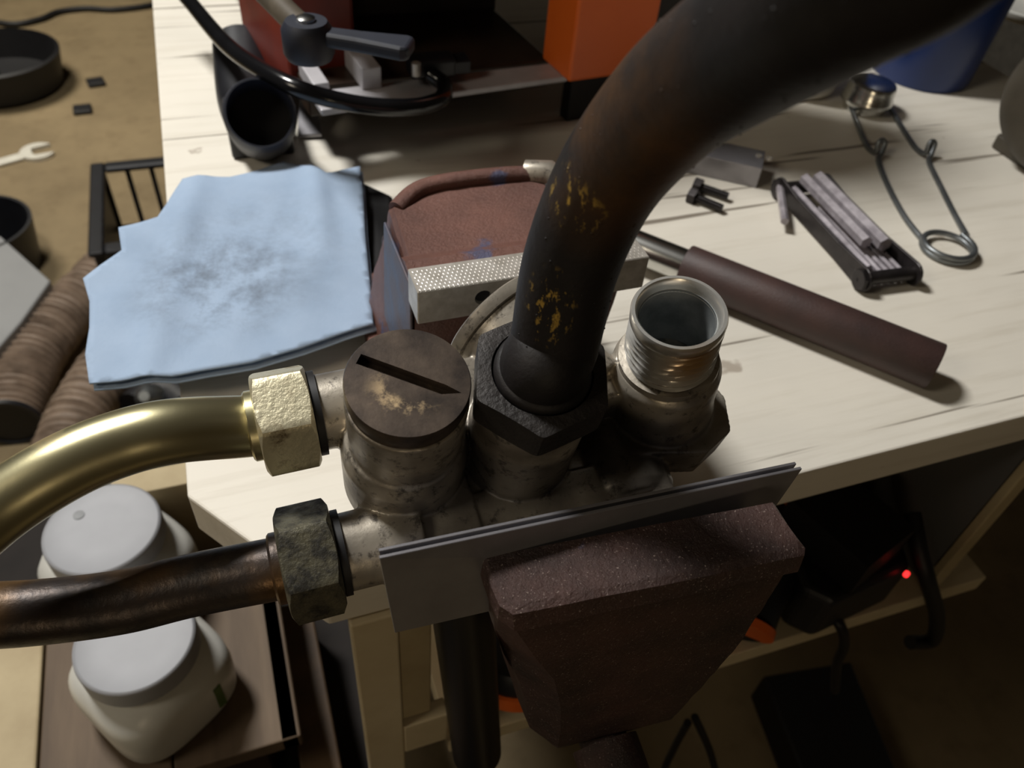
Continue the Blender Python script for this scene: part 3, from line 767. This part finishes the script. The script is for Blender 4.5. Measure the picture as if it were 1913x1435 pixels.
# dust port elbow
ez = HB+.045
e0 = at_z(486, 214, ez)
edge = at_z(552, 214, ez); er = (edge-e0).length
axd = (at_z(480, 110, ez+.02)-e0).normalized()
dz_ = Vector((-.02, -.75, .62)).normalized()
em = frame(e0, -dz_)
dp = thing('dust_port', Vector((e0.x, e0.y, HB)), 'black plastic dust port elbow with a wide round opening at the back left', 'dust port')
path = spline([e0-dz_*.018, e0-dz_*.026, e0-dz_*.045+Vector((.0,.006,0)), e0-dz_*.062+Vector((-.004,.03,.012)), at_z(452, 92, HB+.03)], 8)
obj('elbow', tube(path, er*.98, 40), m_blackpl, dp, smooth=True)
obj('opening_ring', lathe_closed(frame(e0-dz_*.012, dz_), [(er*.90,-.016),(er*1.0,-.016),(er*1.04,0),(er*1.05,.012),(er*.98,.0165),(er*.93,.0165),(er*.90,.012)], 56), m_navypl, dp, smooth=True)
obj('bore', lathe(frame(e0-dz_*.0175, dz_), [(er*.90,-.001),(er*.90,.0006)], 48), m_blackrub, dp)
bevel(obj('port_foot', boxd(Matrix.Translation((e0.x, e0.y+.045, HB)), .04, .03, .03), m_blackpl, dp), .002)
bevel(tag(obj('deflector', prism([at_z(560,170,HB+.02), at_z(588,168,HB+.02), at_z(601,250,HB+.004), at_z(556,252,HB+.004)], (0,0,-.0025)), m_sheet, dp), 'thin grey metal deflector'), .0003, 1)
# black cable over the machine
cpth = [at_z(300,-60,HB+.06), at_z(352,0,HB+.055), at_z(428,88,HB+.062), at_z(520,148,HB+.066), at_z(600,180,HB+.062), at_z(690,198,HB+.056), at_z(770,200,HB+.053), at_z(822,186,HB+.052), at_z(830,160,HB+.052), at_z(805,140,HB+.055)]
cb_ = thing('black_cable', at_z(600,180,HB), 'glossy black cable looping over the dust port and white rail', 'cable')
obj('cable_sheath', tube(spline(cpth, 10), .0052, 20), simple('glossy_black', (20,20,22), .18), cb_, smooth=True)
cm = at_z(805, 138, HB+.050)
bevel(obj('plug_body', boxd(Matrix.Translation(cm), .030, .016, .012), m_blackpl, cb_), .002)
bevel(obj('plug_tab', boxd(Matrix.Translation(cm+rx_*.02), .012, .014, .009), m_blackpl, cb_), .001)
obj('clamp_screw', tube([cm+Vector((-.012,-.009,.012)), cm+Vector((-.012,-.009,.004))], .003, 12), m_steel, cb_)

# ------------------------------------------------------------------ floor things, far left
bu = at_z(8, 160, 0)
tb = thing('black_tub', bu, 'shallow black round tub on the brown floor at upper left', 'tub')
obj('tub_wall', lathe_closed(Matrix.Translation(bu), [(.001,0),(.125,0),(.140,.010),(.153,.085),(.145,.088),(.130,.016),(.001,.010)], 72), m_blackrub, tb, smooth=True)
obj('handle', tube(spline([bu+Vector((-.05,-.08,.02)), bu+Vector((-.01,-.02,.045)), bu+Vector((-.03,.06,.03))], 8), .012, 14), simple('grey_handle', (84,88,90), .4), tb, smooth=True)
fc = [at_z(-60, 30, .01), at_z(20, 45, .008), at_z(75, 36, .008), at_z(110, 22, .008), at_z(160, 16, .008), at_z(215, 18, .008), at_z(290, 8, .008), at_z(340, -10, .008)]
fco = obj('floor_cable', tube(spline(fc, 10), .008, 14), m_blackrub, smooth=True); tag(fco, 'black cable lying on the floor above the tub', 'cable')
for (u, v), rot, lab in (((180, 157), .2, 'small black square pad on the floor nearer the tub rim top'), ((155, 208), .05, 'small black square pad on the floor, the nearer of the two')):
    p = at_z(u, v, 0)
    o = obj('square_pad', boxd(Matrix.Translation(p) @ Matrix.Rotation(rot, 4, 'Z'), .042, .042, .010), m_blackrub); bevel(o, .003)
    tag(o, lab, 'pad')
bpy.data.objects['square_pad']['label'] = 'small black square pad on the floor, the farther of the two'
# open-ended wrench
wc0 = at_z(72, 287, .0); wd = (at_z(72, 287, 0)-at_z(-40, 318, 0)); wd.z = 0; wl = wd.length; wd.normalize()
wmx = frame(wc0, (0,0,1), wd)
prof = []
hr = .037
for i in range(30):
    t = math.radians(33 + i*(360-66)/29); prof.append((hr*math.cos(t-.15), hr*math.sin(t-.15)*.98))
jaw = [(.012, -.018), (-.010, -.0165), (-.013, 0), (-.010, .0165), (.012, .018)]
jaw = [(x*math.cos(-.15)-y*math.sin(-.15), x*math.sin(-.15)+y*math.cos(-.15)) for x, y in jaw]
pr2 = prof + jaw
wh = [wmx @ Vector((x, y, 0)) for x, y in pr2]
wt = thing('open_wrench', wc0, 'bright open ended wrench lying on the floor at the left edge', 'wrench')
v, f = prism(wh, (0, 0, .008)); obj('wrench_head', (v, f), m_chrome2, wt)
bevel(obj('shank', prism([wmx @ Vector(p) for p in ((-.028,-.0135,.001),(-.028,.0135,.001),(-.24,.012,.001),(-.24,-.012,.001))], (0,0,.006)), m_chrome2, wt), .0015)

# milk crate
ch = .19
k0 = at_z(178, 318, ch)
cr = thing('milk_crate', Vector((k0.x+.16, k0.y-.16, 0)), 'black plastic milk crate with lattice bottom on the floor left of the bench', 'crate')
x0, y1 = k0.x, k0.y; x1, y0 = x0+.27, y1-.27
def lattice(horizontal_x, c0, c1, fixed):
    k_ = 7
    for i in range(k_):
        t = c0+(c1-c0)*i/(k_-1)
        bx = (t-.004, t+.004, fixed-.004, fixed+.004) if horizontal_x else (fixed-.004, fixed+.004, t-.004, t+.004)
        obj('wall_bar', abox(*bx, 0, ch), m_blackpl, cr)
    for z_ in (0, .06):
        bx = (c0, c1, fixed-.003, fixed+.003) if horizontal_x else (fixed-.003, fixed+.003, c0, c1)
        obj('wall_rail', abox(*bx, z_, z_+.012), m_blackpl, cr)
lattice(True, x0+.012, x1-.012, y1-.006); lattice(False, y0+.012, y1-.012, x1-.006); lattice(True, x0+.012, x1-.012, y0+.006)
bevel(obj('crate_wall', abox(x0, x0+.010, y0, y1, 0.0, ch), m_blackpl, cr), .002, 1)
for nm, bx in (('crate_rim', (x0-.006, x0+.018, y0-.006, y1+.006)), ('crate_rim', (x1-.018, x1+.006, y0-.006, y1+.006)), ('crate_rim', (x0+.018, x1-.018, y1-.018, y1+.006)), ('crate_rim', (x0+.018, x1-.018, y0-.006, y0+.018))):
    bevel(obj(nm, abox(*bx, ch, ch+.012), m_blackpl, cr), .003, 1)
for i in range(6):
    xx = x0+.03+i*.042; obj('bottom_rib', abox(xx-.003, xx+.003, y0+.013, y1-.013, .012, .020), m_blackpl, cr)
for i in range(6):
    yy = y0+.03+i*.042; obj('bottom_rib', abox(x0+.013, x1-.013, yy-.003, yy+.003, .020, .026), m_blackpl, cr)
for sg in (1, -1):
    cxx, cyy = (x0+x1)/2, (y0+y1)/2
    obj('bottom_brace', tube([(cxx-.11, cyy-sg*.11, .030), (cxx+.11, cyy+sg*.11, .030)], .006, 8), m_blackpl, cr)

# low table carrying ducts and jars
lt = thing('low_table', (-.25, .1, 0), 'dark low wooden table under the jars and brown ducts', 'table')
TT = .37
bevel(obj('tabletop', abox(-.62, .075, -.25, .42, TT-.03, TT), simple('dark_stained_wood', (40, 35, 32), .9, c2=(30, 26, 24), scale=20), lt), .002)
for x_, y_ in ((-.6,-.23),(.055,-.23),(-.6,.40),(.055,.40)):
    obj('leg', abox(x_-.018, x_+.018, y_-.018, y_+.018, 0, TT-.03), m_oldwood, lt)

def duct(name, label, pts, r, n_ribs):
    P_ = spline(pts, 16)
    t = thing(name, Vector((P_[0].x, P_[0].y, 0)), label, 'duct', 'brown flexible ducts')
    # dense resample
    cum = [0]
    for i in range(1, len(P_)): cum.append(cum[-1]+(P_[i]-P_[i-1]).length)
    N = n_ribs*8; Q = []
    j = 0
    for i in range(N+1):
        s_ = cum[-1]*i/N
        while j < len(cum)-2 and cum[j+1] < s_: j += 1
        Q.append(P_[j].lerp(P_[j+1], (s_-cum[j])/max(1e-9, cum[j+1]-cum[j])))
    random.seed(n_ribs); jit = [random.uniform(-.0034, .0034) for _ in range(N+2)]
    obj('duct_skin', tube(Q, r, 40, True, lambda u_: r - .0105*(1-abs(math.sin(PI*u_*n_ribs))**1.6) + jit[int(u_*N)]*.4), m_duct, t, smooth=True, sharp=80)
    end = (Q[-1]-Q[-2]).normalized()
    er_ = obj('duct_end_ring', lathe_closed(frame(Q[-1]-end*.004, end), [(r*.88,0),(r*1.02,0),(r*1.02,.008),(r*.88,.008)], 40), m_blackpl, t, smooth=True)
    obj('duct_mouth', lathe(frame(Q[-1]+end*.0005, end), [(r*.86,0),(r*.86,.0005)], 32), m_blackrub, er_)
    return t
dr = .046
dzc = dr
duct('flexible_duct', 'brown ribbed flexible duct at the left edge, the outer of the pair',
     [at_z(205, 500, dzc), at_z(165, 545, dzc), at_z(112, 600, dzc), at_z(62, 670, dzc), at_z(32, 740, dzc), at_z(18, 790, dzc)], dr, 30)
duct('flexible_duct', 'brown ribbed flexible duct under the blue towel, the inner of the pair',
     [at_z(315, 560, dzc), at_z(258, 620, dzc), at_z(195, 700, dzc), at_z(146, 780, dzc), at_z(118, 860, dzc), at_z(102, 930, dzc)], dr, 28)
# junk between duct and bench
TJ = 0.0
jk = at_z(270, 740, TJ)
jt = thing('black_power_tool', jk, 'black tool with a silver tip lying in shadow below the blue towel', 'tool')
obj('tool_body', tube(spline([at_z(262,770,.04), at_z(290,745,.04), at_z(325,742,.04), at_z(355,765,.04)], 6), .038, 24), m_blackpl, jt, smooth=True)
obj('tool_tip', lathe(frame(at_z(290,742,.06), (-.2,-.6,.7)), [(.020,0),(.020,.03),(.014,.038),(.008,.045)], 24), m_wire, jt, smooth=True)

# grey cabinet corner at left
gq = [at_z(u, v, .10) for u, v in ((-110, 440), (0, 440), (94, 524), (40, 600), (-30, 680), (-140, 690))]
gg = obj('grey_box', prism([Vector((p.x, p.y, .10)) for p in gq], (0,0,-.10)), m_greybox); bevel(gg, .003)
tag(gg, 'light grey painted metal box at the left edge behind the ducts', 'box')
# black bucket edge at the left
bk = at_z(-52, 418, .10)
bkt = thing('black_bucket', Vector((bk.x, bk.y, 0)), 'black bucket rim just showing at the left edge of the photo', 'bucket')
obj('bucket_wall', lathe_closed(Matrix.Translation((bk.x, bk.y, 0)), [(.001,0),(.085,0),(.098,.10),(.092,.10),(.080,.006),(.001,.006)], 48), m_blackpl, bkt, smooth=True)

# wooden box carrying the jars
WZ = .494
wb = thing('brown_wooden_stand', Vector((-.04, .05, TT)), 'weathered brown wooden stand under the white jars', 'stand')
wp = [at_z(u, v, WZ) for u, v in ((70, 985), (395, 900), (520, 1150), (528, 1388), (300, 1428), (150, 1460), (66, 1470))]
wq = [wp[0], at_z(380, 930, WZ), at_z(512, 1120, WZ), at_z(524, 1386, WZ), at_z(70, 1478, WZ)]
xL, xR, yF = wq[4].x, wq[3].x, wq[3].y
planks = [(xL, xL+.072), (xL+.073, xL+.145), (xL+.146, xR)]
for i, (a_, c_) in enumerate(planks):
    bevel(obj('plank', abox(a_, c_, yF, .19, WZ-.014, WZ), m_oldwood, wb), .0012)
bevel(obj('stand_frame', abox(xL+.008, xR-.012, yF+.012, .18, TT, WZ-.0142), simple('dark_stand_wood', (58, 42, 34), .7), wb), .001)
# board right of the stand, tan board left of it
rb0 = at_z(540, 1250, .43); rb1 = at_z(606, 1250, .43)
o = bevel(obj('brown_board', abox(xR+.006, xR+.032, -.16, .17, TT, .435), simple('mid_brown_board', (92, 70, 46), .65, c2=(66, 50, 34), scale=25)), .0015); tag(o, 'narrow brown board standing between the jar stand and the bench leg', 'board')
o = bevel(obj('tan_board', abox(xL-.09, xL-.003, -.2, at_z(75, 1085, WZ).y, TT, WZ-.004), m_tanwood), .0015); tag(o, 'pale tan board at the lower left corner of the photo', 'board')
# pale strip glimpsed between bench and jar
sa, sb = at_z(262, 912, .55), at_z(350, 872, .55)
ps = obj('pale_strip', abox(sa.x-.02, -.004, sa.y, sa.y+.02, TT, .545), m_tanwood); bevel(ps, .001); tag(ps, 'pale wooden strip standing between the far jar and the bench corner', 'board')
wtb = at_z(200, 700, TT)

# jars
def jar(u, v, lid_r, rot, label, nm_first):
    zt_ = WZ+.074
    c = at_z(u, v, zt_); base = Vector((c.x, c.y, WZ-.008))
    t = thing('white_jar', base, label, 'jar', None)
    s_ = lid_r/.0345
    def sq(r, z, e, n=64):
        out = []
        for i in range(n):
            th = 2*PI*i/n; cx2, sy2 = math.cos(th), math.sin(th)
            rr = r/((abs(cx2)**e+abs(sy2)**e)**(1/e))
            out.append(base+Matrix.Rotation(rot, 3, 'Z') @ Vector((rr*cx2, rr*sy2, z)))
        return out
    rings = [sq(.0355*s_,.008,3.2), sq(.0385*s_,.011,3.4), sq(.0405*s_,.017,3.6), sq(.0415*s_,.038,3.6), sq(.0410*s_,.047,3.4), sq(.0390*s_,.054,3.0), sq(.035*s_,.0595,2.4), sq(.0320*s_,.0625,2.1), sq(.0312*s_,.064,2), sq(.0312*s_,.070,2)]
    obj('jar_body', loft(rings), m_whitepl, t, smooth=True, sharp=60)
    tag(obj('jar_lid', lathe(Matrix.Translation(base+Vector((0,0,.066))), [(lid_r*.96,0),(lid_r,.001),(lid_r,.0135),(lid_r*.985,.0155),(lid_r*.95,.0162),(lid_r*.93,.0158),(lid_r*.5,.0156)], 72), m_silverlid, t, smooth=True, sharp=50), 'round matt silver lid')
    return t, base, s_
j1, b1, s1 = jar(190, 985, .0345, math.radians(38), 'white square jar with silver lid, the farther one showing a dark spot', True)
lido = [c for c in j1.children if c.name.startswith('jar_lid')][0]
sub('lid_spot', lathe(Matrix.Translation(at_z(147, 962, WZ+.0739)), [(.0034,-.0003),(.0034,.0002),(.001,.0002)], 20), simple('lid_stain', (132,134,136), .5), lido)
j2, b2_, s2 = jar(251, 1193, .0325, math.radians(34), 'white square jar with silver lid standing nearest the camera', False)
# label with a green stripe on the near jar
rt = Matrix.Rotation(math.radians(34), 3, 'Z')
def jf(a_, z_, d_=.0432): return b2_ + rt @ Vector((a_, -d_*s2, z_))
def jf2(a_, z_, d_=.0402): return b2_ + rt @ Vector((d_*s2, a_, z_))
obj('green_label', prism([jf(.014,.020,.0400), jf(.019,.020,.0400), jf(.019,.044,.0400), jf(.014,.044,.0400)], (rt @ Vector((0,-1,0)))*.0012), m_green, j2)

# ------------------------------------------------------------------ lower shelf clutter
SH = .532
def S(u, v, h=0.0): return at_z(u, v, SH+h)
# charger with red led
cg = S(1600, 1120)
ch_ = thing('battery_charger', cg, 'black battery charger with a glowing red light on the lower shelf', 'charger')
qs = [S(1462, 985, .045), S(1672, 960, .045), S(1706, 1058, .045), S(1560, 1128, .045), S(1500, 1100, .045)]
cbo = bevel(obj('charger_body', prism([Vector((p.x, p.y, SH+.045)) for p in qs], (0,0,-.045)), m_blackpl, ch_), .005, 3)
obj('red_light', lathe(Matrix.Translation(S(1694, 1072, .0465)), [(.0017,-.002),(.0017,.001),(.001,.0016)], 16), m_led, cbo, smooth=True)
obj('battery_pack', boxd(Matrix.Translation(S(1560, 1010, .045)) @ Matrix.Rotation(.3, 4, 'Z'), .05, .06, .03), m_blackrub, ch_)
# orange and black drill behind the jaw
dq = thing('orange_drill', S(1440, 1000), 'black and orange power drill lying on the lower shelf behind the vise', 'drill')
obj('drill_body', tube(spline([S(1500, 930, .03), S(1455, 1000, .03), S(1405, 1100, .026), S(1385, 1165, .024)], 6), .024, 24, True, lambda t: .026-.006*t), m_blackpl, dq, smooth=True)
obj('orange_collar', tube([S(1388, 1160, .024), S(1383, 1176, .022)], .0205, 24), m_orange, dq, smooth=True)
obj('orange_badge', boxd(Matrix.Translation(S(1482, 945, .052)), .012, .02, .01), m_orange, dq)
oq = thing('orange_case', S(1620, 930), 'dim orange tool case at the back of the lower shelf', 'case')
bevel(obj('case_body', boxd(Matrix.Translation((.40, .12, SH)), .09, .06, .06), m_redbrown, oq), .004)
# sander behind the jaw (orange ring)
og = S(960, 1240)
oo = thing('orange_ring_tool', og, 'round black tool with an orange band under the front vise jaw', 'tool')
obj('tool_drum', lathe(Matrix.Translation(og), [(.030,0),(.031,.004),(.031,.030),(.026,.036)], 48), m_blackpl, oo, smooth=True)
obj('orange_band', lathe_closed(Matrix.Translation(og+Vector((0,0,.008))), [(.0312,0),(.0335,0),(.0335,.014),(.0312,.014)], 48), m_orange, oo, smooth=True)
# black grip cylinder in front of the shelf
bp = thing('black_grip_bar', at_y(890, 1400, -.03), 'upright black cylindrical grip below the vise in front of the shelf', 'grip')
bp.location.z = 0
g_t, g_b = at_y(860, 1085, -.014), at_y(891, 1405, -.022)
rgp = .0128
obj('grip_sleeve', tube([g_t, g_b], rgp, 32), simple('satin_black', (14,14,15), .35), bp, smooth=True)
obj('grip_end', tube([g_b, g_b+(g_b-g_t).normalized()*.003], rgp*.9, 32), m_blackrub, bp, smooth=True)
obj('grip_shaft', tube([Vector((g_b.x, g_b.y, g_b.z)), Vector((g_b.x, g_b.y-.004, .0))], .006, 16), m_blackrub, bp, smooth=True)
# straps and cords
def cord(name, pts, r, label, mat=m_blackrub):
    o = obj(name, tube(spline(pts, 8), r, 10), mat, smooth=True); return tag(o, label, 'cord')
cord('black_strap', [S(1705, 960, .06), S(1718, 1030, .05), S(1735, 1090, .03), at_y(1750, 1150, -.012), at_y(1742, 1195, -.012), at_y(1700, 1200, -.010)], .0055, 'thick black strap drooping over the right end of the lower shelf')
cord('charger_cord', [S(1500, 1100, .01), S(1540, 1140, .006), at_z(1570, 1170, SH+.005), at_y(1577, 1205, -.012), at_y(1564, 1240, -.010), at_y(1560, 1290, -.008)], .0035, 'thin black cord hanging over the front edge of the lower shelf')
cord('loose_cord', [at_z(1285, 1350, .42), at_z(1258, 1400, .36), at_z(1240, 1450, .30), at_z(1260, 1500, .2), at_z(1300, 1500, .01)], .003, 'thin black cord hanging below the shelf, the left strand')
cord('loose_cord', [at_z(1298, 1340, .42), at_z(1325, 1400, .36), at_z(1345, 1460, .30), at_z(1380, 1500, .2), at_z(1480, 1500, .01)], .003, 'thin black cord hanging below the shelf, the right strand')
# black box on the floor
fb = [at_z(u, v, .06) for u, v in ((1425, 1262), (1590, 1235), (1700, 1500), (1520, 1500))]
o = bevel(obj('black_floor_case', prism([Vector((p.x, p.y, .06)) for p in fb], (0,0,-.06)), m_blackrub), .004); tag(o, 'long black case on the dark floor at the bottom right', 'case')
